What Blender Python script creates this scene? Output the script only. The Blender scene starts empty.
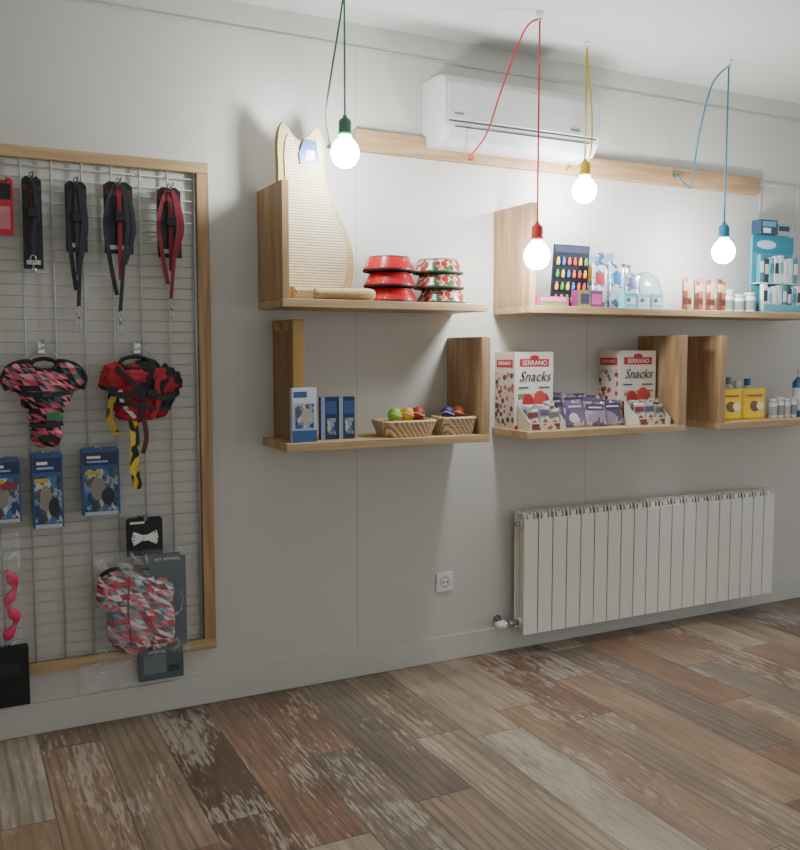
import bpy, bmesh, math, random
from mathutils import Vector, Matrix, noise as mnoise
random.seed(4)
COL=bpy.context.scene.collection
# ---------------------------------------------------------------- materials
def lin(h):
    h=h.lstrip('#');o=[]
    for i in (0,2,4):
        v=int(h[i:i+2],16)/255
        o.append(v/12.92 if v<=.04045 else ((v+.055)/1.055)**2.4)
    return (*o,1)
MC={}
def newmat(name):
    m=bpy.data.materials.new(name);m.use_nodes=True
    nt=m.node_tree;return m,nt,nt.nodes['Principled BSDF']
def M(h,rough=.5,metal=0,var=.08,scale=25,bump=0,trans=0,alpha=1,coat=0,emit=0):
    key=(h,rough,metal,var,scale,bump,trans,alpha,coat,emit)
    if key in MC:return MC[key]
    m,nt,b=newmat('mat_'+h.strip('#'))
    N,L=nt.nodes,nt.links
    tc=N.new('ShaderNodeTexCoord');no=N.new('ShaderNodeTexNoise');no.inputs['Scale'].default_value=scale
    L.new(tc.outputs['Object'],no.inputs['Vector'])
    mx=N.new('ShaderNodeMix');mx.data_type='RGBA'
    c=lin(h);mx.inputs[6].default_value=tuple(x*(1-var) for x in c[:3])+(1,)
    mx.inputs[7].default_value=tuple(min(1,x*(1+var)) for x in c[:3])+(1,)
    L.new(no.outputs[0],mx.inputs[0]);L.new(mx.outputs[2],b.inputs['Base Color'])
    b.inputs['Roughness'].default_value=rough;b.inputs['Metallic'].default_value=metal
    b.inputs['Transmission Weight'].default_value=trans;b.inputs['Alpha'].default_value=alpha
    b.inputs['Coat Weight'].default_value=coat
    if emit:
        b.inputs['Emission Color'].default_value=c;b.inputs['Emission Strength'].default_value=emit
    if bump:
        bp=N.new('ShaderNodeBump');bp.inputs['Strength'].default_value=bump;bp.inputs['Distance'].default_value=.004
        L.new(no.outputs[0],bp.inputs['Height']);L.new(bp.outputs[0],b.inputs['Normal'])
    MC[key]=m;return m
def wood(axis,dark='#a38259',light='#d0b084',k=1):
    key=('wood',axis,dark,light)
    if key in MC:return MC[key]
    m,nt,b=newmat('wood_'+axis);N,L=nt.nodes,nt.links
    tc=N.new('ShaderNodeTexCoord');mp=N.new('ShaderNodeMapping')
    s={'x':(1.6,24,24),'y':(24,1.6,24),'z':(24,24,1.6)}[axis];mp.inputs['Scale'].default_value=s
    L.new(tc.outputs['Object'],mp.inputs[0])
    n1=N.new('ShaderNodeTexNoise');n1.inputs['Scale'].default_value=1.2*k;n1.inputs['Detail'].default_value=6;n1.inputs['Distortion'].default_value=.8
    L.new(mp.outputs[0],n1.inputs['Vector'])
    r=N.new('ShaderNodeValToRGB');r.color_ramp.elements[0].color=lin(dark);r.color_ramp.elements[1].color=lin(light)
    r.color_ramp.elements[0].position=.3;r.color_ramp.elements[1].position=.68
    L.new(n1.outputs[0],r.inputs[0]);L.new(r.outputs[0],b.inputs['Base Color'])
    b.inputs['Roughness'].default_value=.5
    bp=N.new('ShaderNodeBump');bp.inputs['Strength'].default_value=.12;bp.inputs['Distance'].default_value=.002
    L.new(n1.outputs[0],bp.inputs['Height']);L.new(bp.outputs[0],b.inputs['Normal'])
    MC[key]=m;return m
def constramp(N,cols):
    r=N.new('ShaderNodeValToRGB');r.color_ramp.interpolation='CONSTANT'
    while len(r.color_ramp.elements)<len(cols): r.color_ramp.elements.new(.5)
    for i,c in enumerate(cols):
        r.color_ramp.elements[i].position=i/len(cols);r.color_ramp.elements[i].color=lin(c)
    return r
def cells(cols,scale=30,rough=.6,coat=0,kind='F1',alpha=1,stretch=(1,1,1),warp=0):
    key=('cells',tuple(cols),scale,kind,stretch,alpha,warp,coat)
    if key in MC:return MC[key]
    m,nt,b=newmat('pattern');N,L=nt.nodes,nt.links
    tc=N.new('ShaderNodeTexCoord');mp=N.new('ShaderNodeMapping');mp.inputs['Scale'].default_value=stretch
    L.new(tc.outputs['Object'],mp.inputs[0]);src=mp.outputs[0]
    if warp:
        no=N.new('ShaderNodeTexNoise');no.inputs['Scale'].default_value=scale*1.3;L.new(src,no.inputs['Vector'])
        va=N.new('ShaderNodeVectorMath');va.operation='MULTIPLY_ADD';va.inputs[1].default_value=(warp,warp,warp);L.new(no.outputs['Color'],va.inputs[0]);L.new(src,va.inputs[2]);src=va.outputs[0]
    v=N.new('ShaderNodeTexVoronoi');v.inputs['Scale'].default_value=scale
    L.new(src,v.inputs['Vector'])
    sp=N.new('ShaderNodeSeparateColor');L.new(v.outputs['Color'],sp.inputs[0])
    r=constramp(N,cols)
    L.new(sp.outputs[0],r.inputs[0]);L.new(r.outputs[0],b.inputs['Base Color'])
    b.inputs['Roughness'].default_value=rough;b.inputs['Coat Weight'].default_value=coat;b.inputs['Alpha'].default_value=alpha
    if coat:
        n2=N.new('ShaderNodeTexNoise');n2.inputs['Scale'].default_value=38;n2.inputs['Distortion'].default_value=1.5;L.new(tc.outputs['Object'],n2.inputs['Vector'])
        bp=N.new('ShaderNodeBump');bp.inputs['Strength'].default_value=.9;bp.inputs['Distance'].default_value=.008
        L.new(n2.outputs[0],bp.inputs['Height']);L.new(bp.outputs[0],b.inputs['Normal'])
    MC[key]=m;return m
def math_fn(N,L):
    def mth(op,a,bb=None,c=None):
        n=N.new('ShaderNodeMath');n.operation=op
        for i,q in enumerate((a,bb,c)):
            if q is None:continue
            if isinstance(q,(int,float)):n.inputs[i].default_value=q
            else:L.new(q,n.inputs[i])
        return n.outputs[0]
    return mth
def tris(cols,scale=30,rough=.7):
    """geometric triangle fabric print in the xz plane"""
    key=('tris',tuple(cols),scale)
    if key in MC:return MC[key]
    m,nt,b=newmat('triangle_print');N,L=nt.nodes,nt.links;mth=math_fn(N,L)
    tc=N.new('ShaderNodeTexCoord');s=N.new('ShaderNodeSeparateXYZ');L.new(tc.outputs['Object'],s.inputs[0])
    v=mth('MULTIPLY',s.outputs[2],scale*1.1);u=mth('ADD',mth('MULTIPLY',s.outputs[0],scale),mth('MULTIPLY',v,.5))
    t=mth('GREATER_THAN',mth('ADD',mth('FRACT',u),mth('FRACT',v)),1)
    idx=mth('ADD',mth('ADD',mth('MULTIPLY',mth('FLOOR',u),7.31),mth('MULTIPLY',mth('FLOOR',v),113.7)),mth('MULTIPLY',t,31.9))
    w=N.new('ShaderNodeTexWhiteNoise');w.noise_dimensions='1D';L.new(idx,w.inputs['W'])
    r=constramp(N,cols);L.new(w.outputs['Value'],r.inputs[0]);L.new(r.outputs[0],b.inputs['Base Color']);b.inputs['Roughness'].default_value=rough
    MC[key]=m;return m
def clearfilm():
    if 'film' in MC:return MC['film']
    m,nt,b=newmat('clear_film');N,L=nt.nodes,nt.links
    b.inputs['Base Color'].default_value=(.9,.92,.92,1);b.inputs['Roughness'].default_value=.08
    n=N.new('ShaderNodeTexNoise');n.inputs['Scale'].default_value=13;n.inputs['Distortion'].default_value=2.2
    tc=N.new('ShaderNodeTexCoord');L.new(tc.outputs['Object'],n.inputs['Vector'])
    mr=N.new('ShaderNodeMapRange');mr.inputs[1].default_value=.56;mr.inputs[2].default_value=.64;mr.inputs[3].default_value=.08;mr.inputs[4].default_value=.34
    L.new(n.outputs[0],mr.inputs[0]);L.new(mr.outputs[0],b.inputs['Alpha'])
    bp=N.new('ShaderNodeBump');bp.inputs['Strength'].default_value=1;bp.inputs['Distance'].default_value=.02
    L.new(n.outputs[0],bp.inputs['Height']);L.new(bp.outputs[0],b.inputs['Normal'])
    MC['film']=m;return m
def wicker():
    if 'wk' in MC:return MC['wk']
    m,nt,b=newmat('wicker');N,L=nt.nodes,nt.links
    tc=N.new('ShaderNodeTexCoord');w=N.new('ShaderNodeTexWave');w.inputs['Scale'].default_value=30;w.bands_direction='DIAGONAL';w.inputs['Distortion'].default_value=2
    L.new(tc.outputs['Object'],w.inputs['Vector'])
    r=N.new('ShaderNodeValToRGB');r.color_ramp.elements[0].color=lin('#a98258');r.color_ramp.elements[1].color=lin('#ecd6b2')
    L.new(w.outputs[0],r.inputs[0]);L.new(r.outputs[0],b.inputs['Base Color']);b.inputs['Roughness'].default_value=.7
    MC['wk']=m;return m
def dots(base,dot,scale,thr=.33,rough=.25):
    m,nt,bb=newmat('dotted');N,L=nt.nodes,nt.links
    tc=N.new('ShaderNodeTexCoord');v=N.new('ShaderNodeTexVoronoi');v.inputs['Scale'].default_value=scale;L.new(tc.outputs['Object'],v.inputs['Vector'])
    mr=N.new('ShaderNodeMath');mr.operation='LESS_THAN';mr.inputs[1].default_value=thr;L.new(v.outputs['Distance'],mr.inputs[0])
    mx=N.new('ShaderNodeMix');mx.data_type='RGBA';L.new(mr.outputs[0],mx.inputs[0]);mx.inputs[6].default_value=lin(base)
    if not isinstance(dot,str):
        sp=N.new('ShaderNodeSeparateColor');L.new(v.outputs['Color'],sp.inputs[0]);q=constramp(N,dot);L.new(sp.outputs[0],q.inputs[0])
        L.new(q.outputs[0],mx.inputs[7])
    else:mx.inputs[7].default_value=lin(dot)
    L.new(mx.outputs[2],bb.inputs['Base Color']);bb.inputs['Roughness'].default_value=rough;return m
# ---------------------------------------------------------------- mesh helpers
def BM():return bmesh.new()
def box(bm,x0,x1,y0,y1,z0,z1,bev=0,m=0,seg=2):
    v=[bm.verts.new(p) for p in [(x0,y0,z0),(x1,y0,z0),(x1,y1,z0),(x0,y1,z0),(x0,y0,z1),(x1,y0,z1),(x1,y1,z1),(x0,y1,z1)]]
    fs=[bm.faces.new([v[i] for i in f]) for f in [(0,3,2,1),(4,5,6,7),(0,1,5,4),(1,2,6,5),(2,3,7,6),(3,0,4,7)]]
    for f in fs:f.material_index=m
    if bev:
        es=list({e for f in fs for e in f.edges});bmesh.ops.bevel(bm,geom=es,offset=bev,segments=seg,affect='EDGES',profile=.5)
    return bm
def prism(bm,pts,y0,y1,bev=0,m=0,axis='y'):
    def P(a,b,d):
        return (a,d,b) if axis=='y' else ((d,a,b) if axis=='x' else (a,b,d))
    A=[bm.verts.new(P(a,b,y0)) for a,b in pts];B=[bm.verts.new(P(a,b,y1)) for a,b in pts]
    fs=[bm.faces.new(A),bm.faces.new(B[::-1])];n=len(pts)
    for i in range(n): fs.append(bm.faces.new([A[(i+1)%n],A[i],B[i],B[(i+1)%n]]))
    for f in fs:f.material_index=m
    if bev:
        es=list({e for f in fs[:2] for e in f.edges});bmesh.ops.bevel(bm,geom=es,offset=bev,segments=3,affect='EDGES',profile=.5)
    bmesh.ops.recalc_face_normals(bm,faces=bm.faces[:]);return bm
def cr(pts,n=8,closed=False):
    P=[Vector(p) for p in pts];o=[];N=len(P)
    rng=range(N if closed else N-1)
    for i in rng:
        if closed:a,b,c,d=P[(i-1)%N],P[i],P[(i+1)%N],P[(i+2)%N]
        else:a,b,c,d=P[max(i-1,0)],P[i],P[i+1],P[min(i+2,N-1)]
        for k in range(n):
            t=k/n;o.append(.5*((2*b)+(c-a)*t+(2*a-5*b+4*c-d)*t*t+(3*b-a-3*c+d)*t**3))
    if not closed:o.append(P[-1])
    return o
def tube(bm,pts,r,seg=8,m=0,ry=None,closed=False,up=(0,1,0)):
    P=[Vector(p) for p in pts];ry=ry or r;rings=[];n=len(P)
    for i,p in enumerate(P):
        if closed:t=P[(i+1)%n]-P[(i-1)%n]
        else:t=P[min(i+1,n-1)]-P[max(i-1,0)]
        t.normalize();u=Vector(up)
        if abs(t.dot(u))>.98:u=Vector((1,0,0))
        a=t.cross(u).normalized();b=a.cross(t).normalized()
        rr=r[i] if isinstance(r,(list,tuple)) else r; r2=ry[i] if isinstance(ry,(list,tuple)) else ry
        rings.append([bm.verts.new(p+a*rr*math.cos(k*2*math.pi/seg)+b*r2*math.sin(k*2*math.pi/seg)) for k in range(seg)])
    for i in range(n if closed else n-1):
        A,B=rings[i],rings[(i+1)%n]
        for k in range(seg):
            f=bm.faces.new([A[k],A[(k+1)%seg],B[(k+1)%seg],B[k]]);f.material_index=m;f.smooth=True
    if not closed:
        for q in (rings[0][::-1],rings[-1]):
            f=bm.faces.new(q);f.material_index=m
    return bm
def cyl(bm,p0,p1,r0,r1=None,seg=20,m=0):
    return tube(bm,[p0,p1],[r0,r0 if r1 is None else r1],seg,m)
def strap(bm,pts,w,t=.0015,m=0):
    """flat webbing following a path that lies roughly in the xz plane"""
    P=[Vector(p) for p in pts];R=[]
    for i,p in enumerate(P):
        d=P[min(i+1,len(P)-1)]-P[max(i-1,0)];d.normalize()
        a=Vector((0,1,0)).cross(d);a=a.normalized() if a.length>1e-4 else Vector((1,0,0))
        nrm=a.cross(d).normalized()
        R.append([bm.verts.new(p+a*sx*w/2+nrm*sy*t) for sx,sy in ((-1,-1),(1,-1),(1,1),(-1,1))])
    for i in range(len(P)-1):
        for k in range(4):
            f=bm.faces.new([R[i][k],R[i][(k+1)%4],R[i+1][(k+1)%4],R[i+1][k]]);f.material_index=m
    bm.faces.new(R[0][::-1]).material_index=m;bm.faces.new(R[-1]).material_index=m
    return bm
def lathe(bm,prof,c=(0,0,0),seg=28,m=0,sx=1,sy=1):
    rings=[]
    for r,z in prof:
        if r<1e-5:rings.append([bm.verts.new((c[0],c[1],c[2]+z))])
        else:rings.append([bm.verts.new((c[0]+r*sx*math.cos(k*2*math.pi/seg),c[1]+r*sy*math.sin(k*2*math.pi/seg),c[2]+z)) for k in range(seg)])
    for A,B in zip(rings,rings[1:]):
        for k in range(seg):
            k2=(k+1)%seg
            if len(A)==1 and len(B)==1:continue
            if len(A)==1:f=bm.faces.new([A[0],B[k2],B[k]])
            elif len(B)==1:f=bm.faces.new([A[k],A[k2],B[0]])
            else:f=bm.faces.new([A[k],A[k2],B[k2],B[k]])
            f.material_index=m;f.smooth=True
    return bm
def sph(bm,c,r,m=0,seg=18):
    if not isinstance(r,(tuple,list)):r=(r,r,r)
    q=bmesh.ops.create_uvsphere(bm,u_segments=seg,v_segments=seg//2+2,radius=1,matrix=Matrix.Translation(c)@Matrix.Diagonal((*r,1)))
    for v in q['verts']:
        for f in v.link_faces:f.material_index=m;f.smooth=True
    return bm
def lump(bm,c,r,amp=.25,freq=2.2,seed=0,square=1.0):
    """crumpled bundle of fabric; square<1 makes it boxier"""
    q=bmesh.ops.create_icosphere(bm,subdivisions=4,radius=1)
    for v in q['verts']:
        p=v.co.copy();k=1+amp*mnoise.noise(p*freq+Vector((seed,0,seed)))+amp*.6*abs(mnoise.noise(p*freq*2.4+Vector((0,seed,3))))
        s=[math.copysign(abs(a)**square,a) for a in p]
        v.co=Vector((c[0]+s[0]*r[0]*k,c[1]+p.y*r[1]*k,c[2]+s[2]*r[2]*k))
        for f in v.link_faces:f.smooth=True
    return bm
def bulge(u,v,t,stand=False):
    """u,v in 0..1 -> half thickness of a filled pouch"""
    a=max(0,1-abs(2*u-1)**3);b=max(0,1-abs(2*v-1)**4) if not stand else max(0,1-v**2.2)
    return t/2*a*b+.0006
def pillow(bm,w,h,t,m=0,stand=False,nx=10,nz=12,wr=.0):
    F=[];B=[]
    for j in range(nz+1):
        for L_,s in ((F,-1),(B,1)):
            L_.append([bm.verts.new((w*(i/nx-.5)*(1-wr*math.sin(math.pi*j/nz)),s*bulge(i/nx,j/nz,t,stand),h*j/nz)) for i in range(nx+1)])
    for j in range(nz):
        for i in range(nx):
            for G,fl in ((F,0),(B,1)):
                q=[G[j][i],G[j][i+1],G[j+1][i+1],G[j+1][i]]
                f=bm.faces.new(q[::-1] if fl else q);f.material_index=m;f.smooth=True
    for j in range(nz):
        for i in (0,nx):
            q=[F[j][i],F[j+1][i],B[j+1][i],B[j][i]];f=bm.faces.new(q if i else q[::-1]);f.material_index=m
    for i in range(nx):
        for j in (0,nz):
            q=[F[j][i],F[j][i+1],B[j][i+1],B[j][i]];f=bm.faces.new(q if j else q[::-1]);f.material_index=m
    return bm
# ---------------------------------------------------------------- objects
def mk(name,bm,mats,parent=None,loc=(0,0,0),rot=(0,0,0),label=None,cat=None,group=None,kind=None,smooth=False):
    if bm is None:o=bpy.data.objects.new(name,None);o.empty_display_size=.05
    else:
        me=bpy.data.meshes.new(name);bmesh.ops.recalc_face_normals(bm,faces=bm.faces[:]);bm.to_mesh(me);bm.free()
        if not isinstance(mats,(list,tuple)):mats=[mats]
        for q in mats:me.materials.append(q)
        if smooth:
            for p in me.polygons:p.use_smooth=True
        o=bpy.data.objects.new(name,me)
    COL.objects.link(o);o.location=loc;o.rotation_euler=rot
    if parent:o.parent=parent
    if label:o['label']=label
    if cat:o['category']=cat
    if group:o['group']=group
    if kind:o['kind']=kind
    return o
def clone(o,loc=None,rot=None,label=None,parent=None):
    c=o.copy();COL.objects.link(c)
    if loc:c.location=loc
    if rot:c.rotation_euler=rot
    if label:c['label']=label
    if parent:c.parent=parent
    for ch in o.children:clone(ch,parent=c)
    return c
def text(s,size,parent,loc,mat,rot=(math.pi/2,0,0),name='lettering',align='CENTER',ext=.0003,bold=0,shear=0):
    t=bpy.data.curves.new('t','FONT');t.body=s;t.size=size;t.align_x=align;t.align_y='CENTER';t.extrude=ext;t.offset=bold;t.resolution_u=2;t.shear=shear
    o=bpy.data.objects.new('t',t);COL.objects.link(o);bpy.context.view_layer.update()
    me=bpy.data.meshes.new_from_object(o);bpy.data.objects.remove(o)
    me.materials.clear();me.materials.append(mat)
    q=bpy.data.objects.new(name,me);COL.objects.link(q);q.parent=parent;q.location=loc;q.rotation_euler=rot;return q
def patch(bm,x0,x1,z0,z1,surf,m=0,ell=False):
    n=6
    if ell:
        cx,cz,rx,rz=(x0+x1)/2,(z0+z1)/2,(x1-x0)/2,(z1-z0)/2
        c=bm.verts.new((cx,surf(cx,cz),cz));prev=None;S=18
        for k in (.5,1):
            ring=[]
            for i in range(S):
                a=i*2*math.pi/S;x=cx+rx*k*math.cos(a);z=cz+rz*k*math.sin(a);ring.append(bm.verts.new((x,surf(x,z),z)))
            for i in range(S):
                j=(i+1)%S
                f=bm.faces.new([c,ring[i],ring[j]] if prev is None else [prev[i],ring[i],ring[j],prev[j]]);f.material_index=m
            prev=ring
        return
    G=[[bm.verts.new((x0+(x1-x0)*i/n,surf(x0+(x1-x0)*i/n,z0+(z1-z0)*j/n),z0+(z1-z0)*j/n)) for i in range(n+1)] for j in range(n+1)]
    for j in range(n):
        for i in range(n):
            f=bm.faces.new([G[j][i],G[j][i+1],G[j+1][i+1],G[j+1][i]]);f.material_index=m
def pack(name,label,cat,x,y,z,w,h,t,base,pan=(),txt=(),shape='box',rot=(0,0,0),group=None,hole=False):
    """pan: (x0,x1,z0,z1,mat[,'e']) in 0..1 of width/height; txt: (string,size,u,v,mat[,shear])"""
    bm=BM()
    if shape=='box':
        box(bm,-w/2,w/2,-t/2,t/2,0,h,min(.0015,t/5));S=lambda a,b:-t/2
    elif shape=='card':
        prism(bm,[(-w/2,0),(w/2,0),(w/2,h-.008),(w/2-.008,h),(.014,h),(.010,h-.008),(-.010,h-.008),(-.014,h),(-w/2+.008,h),(-w/2,h-.008)],-t/2,t/2);S=lambda a,b:-t/2
    else:
        st=shape=='stand';pillow(bm,w,h,t,stand=st)
        S=lambda a,b:-bulge(min(1,max(0,a/w+.5)),min(1,max(0,b/h)),t,st)
    root=mk(name,bm,base,loc=(x,y,z),rot=rot,label=label,cat=cat,group=group)
    for k,p in enumerate(pan):
        b=BM();patch(b,(p[0]-.5)*w,(p[1]-.5)*w,p[2]*h,p[3]*h,lambda a,c:S(a,c)-.0006-.0003*k,ell=len(p)>5)
        mk('printed_panel',b,p[4],parent=root)
    for q in txt:
        s,size,u,v,mt=q[:5]
        text(s,size,root,((u-.5)*w,S((u-.5)*w,v*h)-.0042,v*h),mt,shear=q[5] if len(q)>5 else 0)
    return root
WX,WY,WZ=wood('x'),wood('y'),wood('z','#93714f','#c09e74')  # upright wood is a darker copy, backlit shade of shelf panels in its colour
WHITE=M('#e6e6e2',.4);BLK=M('#15151a',.5);RED=M('#c01c26',.4);CHROME=M('#b8b8b8',.25,1);GREY=M('#8b8d8e',.4)
NAVY=M('#16284f',.35);BLUE=M('#2b5288',.35);CYAN=M('#62bcd2',.4);YEL=M('#f4cc32',.4);PINK=M('#d0407e',.4)
TEAL=M('#1f8098',.4);WIREW=M('#dcdcd8',.35);GRIDW=M('#b9bbb6',.35)
# ---------------------------------------------------------------- room
def floor_mat():
    m,nt,b=newmat('floor_planks');N,L=nt.nodes,nt.links;mth=math_fn(N,L)
    tc=N.new('ShaderNodeTexCoord');sx=N.new('ShaderNodeSeparateXYZ');L.new(tc.outputs['Object'],sx.inputs[0])
    xs=mth('DIVIDE',mth('SUBTRACT',sx.outputs[0],.033),.2);row=mth('FLOOR',xs);fx=mth('FRACT',xs)
    wn=N.new('ShaderNodeTexWhiteNoise');wn.noise_dimensions='1D';L.new(row,wn.inputs['W'])
    ys=mth('ADD',mth('DIVIDE',sx.outputs[1],1.15),wn.outputs['Value']);pid=mth('FLOOR',ys);fy=mth('FRACT',ys)
    cb=N.new('ShaderNodeCombineXYZ');L.new(row,cb.inputs[0]);L.new(pid,cb.inputs[1])
    w2=N.new('ShaderNodeTexWhiteNoise');w2.noise_dimensions='2D';L.new(cb.outputs[0],w2.inputs['Vector'])
    sc=N.new('ShaderNodeSeparateColor');L.new(w2.outputs['Color'],sc.inputs[0])
    r=constramp(N,['#95806a','#745c4b','#a6937d','#847566','#9a7f68','#6c5646','#aa9c89','#8a6c58'])
    L.new(sc.outputs[0],r.inputs[0])
    off=N.new('ShaderNodeVectorMath');off.operation='MULTIPLY_ADD';off.inputs[1].default_value=(40,40,40);L.new(w2.outputs['Color'],off.inputs[0]);L.new(tc.outputs['Object'],off.inputs[2])
    def noise(scale,det,dist):
        mp=N.new('ShaderNodeMapping');mp.inputs['Scale'].default_value=scale;L.new(off.outputs[0],mp.inputs[0])
        n=N.new('ShaderNodeTexNoise');n.inputs['Scale'].default_value=1;n.inputs['Detail'].default_value=det;n.inputs['Distortion'].default_value=dist
        L.new(mp.outputs[0],n.inputs['Vector']);return n.outputs[0]
    g=noise((38,3,1),9,1.6);d=noise((6,2.2,1),8,.6);e=noise((100,14,1),4,.3);big=noise((5,1.8,1),5,.6)
    def mix(fac,a,bb,mode='MIX'):
        n=N.new('ShaderNodeMix');n.data_type='RGBA';n.blend_type=mode
        if isinstance(fac,(int,float)):n.inputs[0].default_value=fac
        else:L.new(fac,n.inputs[0])
        for i,q in ((6,a),(7,bb)):
            if isinstance(q,tuple):n.inputs[i].default_value=q
            else:L.new(q,n.inputs[i])
        return n.outputs[2]
    def rng(v,a,b_,c,d_):
        q=N.new('ShaderNodeMapRange');q.inputs[1].default_value=a;q.inputs[2].default_value=b_;q.inputs[3].default_value=c;q.inputs[4].default_value=d_;L.new(v,q.inputs[0]);return q.outputs[0]
    gr=mth('MULTIPLY',rng(g,.3,.7,.74,1.18),rng(big,.3,.7,.74,1.2))
    comb=N.new('ShaderNodeCombineColor')
    for i in range(3):L.new(gr,comb.inputs[i])
    c1=mix(1,r.outputs[0],comb.outputs[0],'MULTIPLY')
    thr=mth('ADD',d,mth('MULTIPLY',mth('SUBTRACT',e,.5),.9))
    lo=mth('SUBTRACT',.77,mth('MULTIPLY',sc.outputs[1],.30))
    ms=N.new('ShaderNodeMapRange');L.new(thr,ms.inputs[0]);L.new(lo,ms.inputs[1]);L.new(mth('ADD',lo,.12),ms.inputs[2])
    c2=mix(mth('MULTIPLY',ms.outputs[0],.45),c1,lin('#cbc1b2'))
    wv=N.new('ShaderNodeTexWave');wv.inputs['Scale'].default_value=1;wv.inputs['Distortion'].default_value=9;wv.inputs['Detail'].default_value=1.5;wv.inputs['Detail Scale'].default_value=.6
    mp=N.new('ShaderNodeMapping');mp.inputs['Scale'].default_value=(9,.9,1);L.new(off.outputs[0],mp.inputs[0]);L.new(mp.outputs[0],wv.inputs['Vector'])
    wf=mth('MULTIPLY',rng(wv.outputs[1],.70,.84,0,1),mth('MULTIPLY',mth('GREATER_THAN',sc.outputs[2],.4),.34))
    c3=mix(wf,c2,lin('#5c483b'))
    j=mth('MAXIMUM',mth('LESS_THAN',fx,.018),mth('LESS_THAN',fy,.0035))
    c4=mix(mth('MULTIPLY',j,.7),c3,lin('#453a32'))
    L.new(c4,b.inputs['Base Color']);b.inputs['Roughness'].default_value=.34
    bp=N.new('ShaderNodeBump');bp.inputs['Strength'].default_value=.2;bp.inputs['Distance'].default_value=.002
    L.new(mth('SUBTRACT',g,j),bp.inputs['Height']);L.new(bp.outputs[0],b.inputs['Normal'])
    return m
WALL=M('#cecbc2',.75,0,.03,2.2,.05);CEIL=M('#dadbd6',.8,0,.02,3)
mk('floor',box(BM(),-2.2,6.2,-6,.1,-.1,0),floor_mat(),kind='structure')
mk('wall_back',box(BM(),-2.2,6.2,0,.12,0,2.7),WALL,kind='structure')
mk('wall_left_light_block',box(BM(),-1.32,-1.2,-6,0,0,2.7),WALL,kind='structure')  # unseen wall, added to block side light and darken the left
mk('ceiling',box(BM(),-2.2,6.2,-6,.12,2.7,2.8),CEIL,kind='structure')
mk('baseboard_back',box(BM(),-1.2,6.2,-.012,0,0,.115,.003),M('#cecbc3',.5,0,.03),kind='structure')
mk('trim_1',box(BM(),-1.2,6.2,-.006,0,2.600,2.610,.002),M('#c2c0b7',.6),kind='structure')
b=BM()
for x in (1.51,2.71):box(b,x-.0015,x+.0015,-.001,0,.115,2.598)
mk('trim_2',b,M('#bab7ad',.8),kind='structure')
# ---------------------------------------------------------------- framed wire grid
fr=mk('framed_wire_grid',None,None,loc=(.27,0,.225),label='white wire display grid in light pine wall frame',cat='display grid')
x0,x1,H=-.62,.623,1.86
for a in ((x0,x1,H-.04,H,WX),(x0,x1,0,.042,WX)):
    mk('frame_rail',box(BM(),a[0],a[1],-.03,0,a[2],a[3],.003),a[4],parent=fr)
for a in ((x0,x0+.045),(x1-.046,x1)):
    mk('frame_rail',box(BM(),a[0],a[1],-.0295,0,.0425,H-.0405,.003),WZ,parent=fr)
b=BM()
z=.055
while z<H-.045:
    tube(b,[(x0+.045,-.014,z),(x1-.046,-.014,z)],.0024,6);z+=.0405
x=x0+.09
while x<x1-.05:
    tube(b,[(x,-.018,.042),(x,-.018,H-.04)],.0034,6);x+=.1
mk('wire_mesh',b,GRIDW,parent=fr)
hk=BM();tube(hk,cr([(0,0,-.03),(0,0,0),(0,-.02,.004),(0,-.09,.0),(0,-.105,.012)],5),.0022,8);box(hk,-.012,.012,-.002,.002,-.035,.006,.001)
hook0=None
def hook(x,z):
    global hook0
    lab='thin chrome display hook clipped on the wire grid'
    if hook0 is None:
        hook0=mk('display_hook',hk,CHROME,loc=(x,-.024,z),label=lab,cat='hook',group='hooks on the wire grid');return
    clone(hook0,(x,-.024,z))
DGREY=M('#2b2b30',.6);DRED=M('#8a2430',.6);MARO=M('#5a2530',.6)
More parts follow.
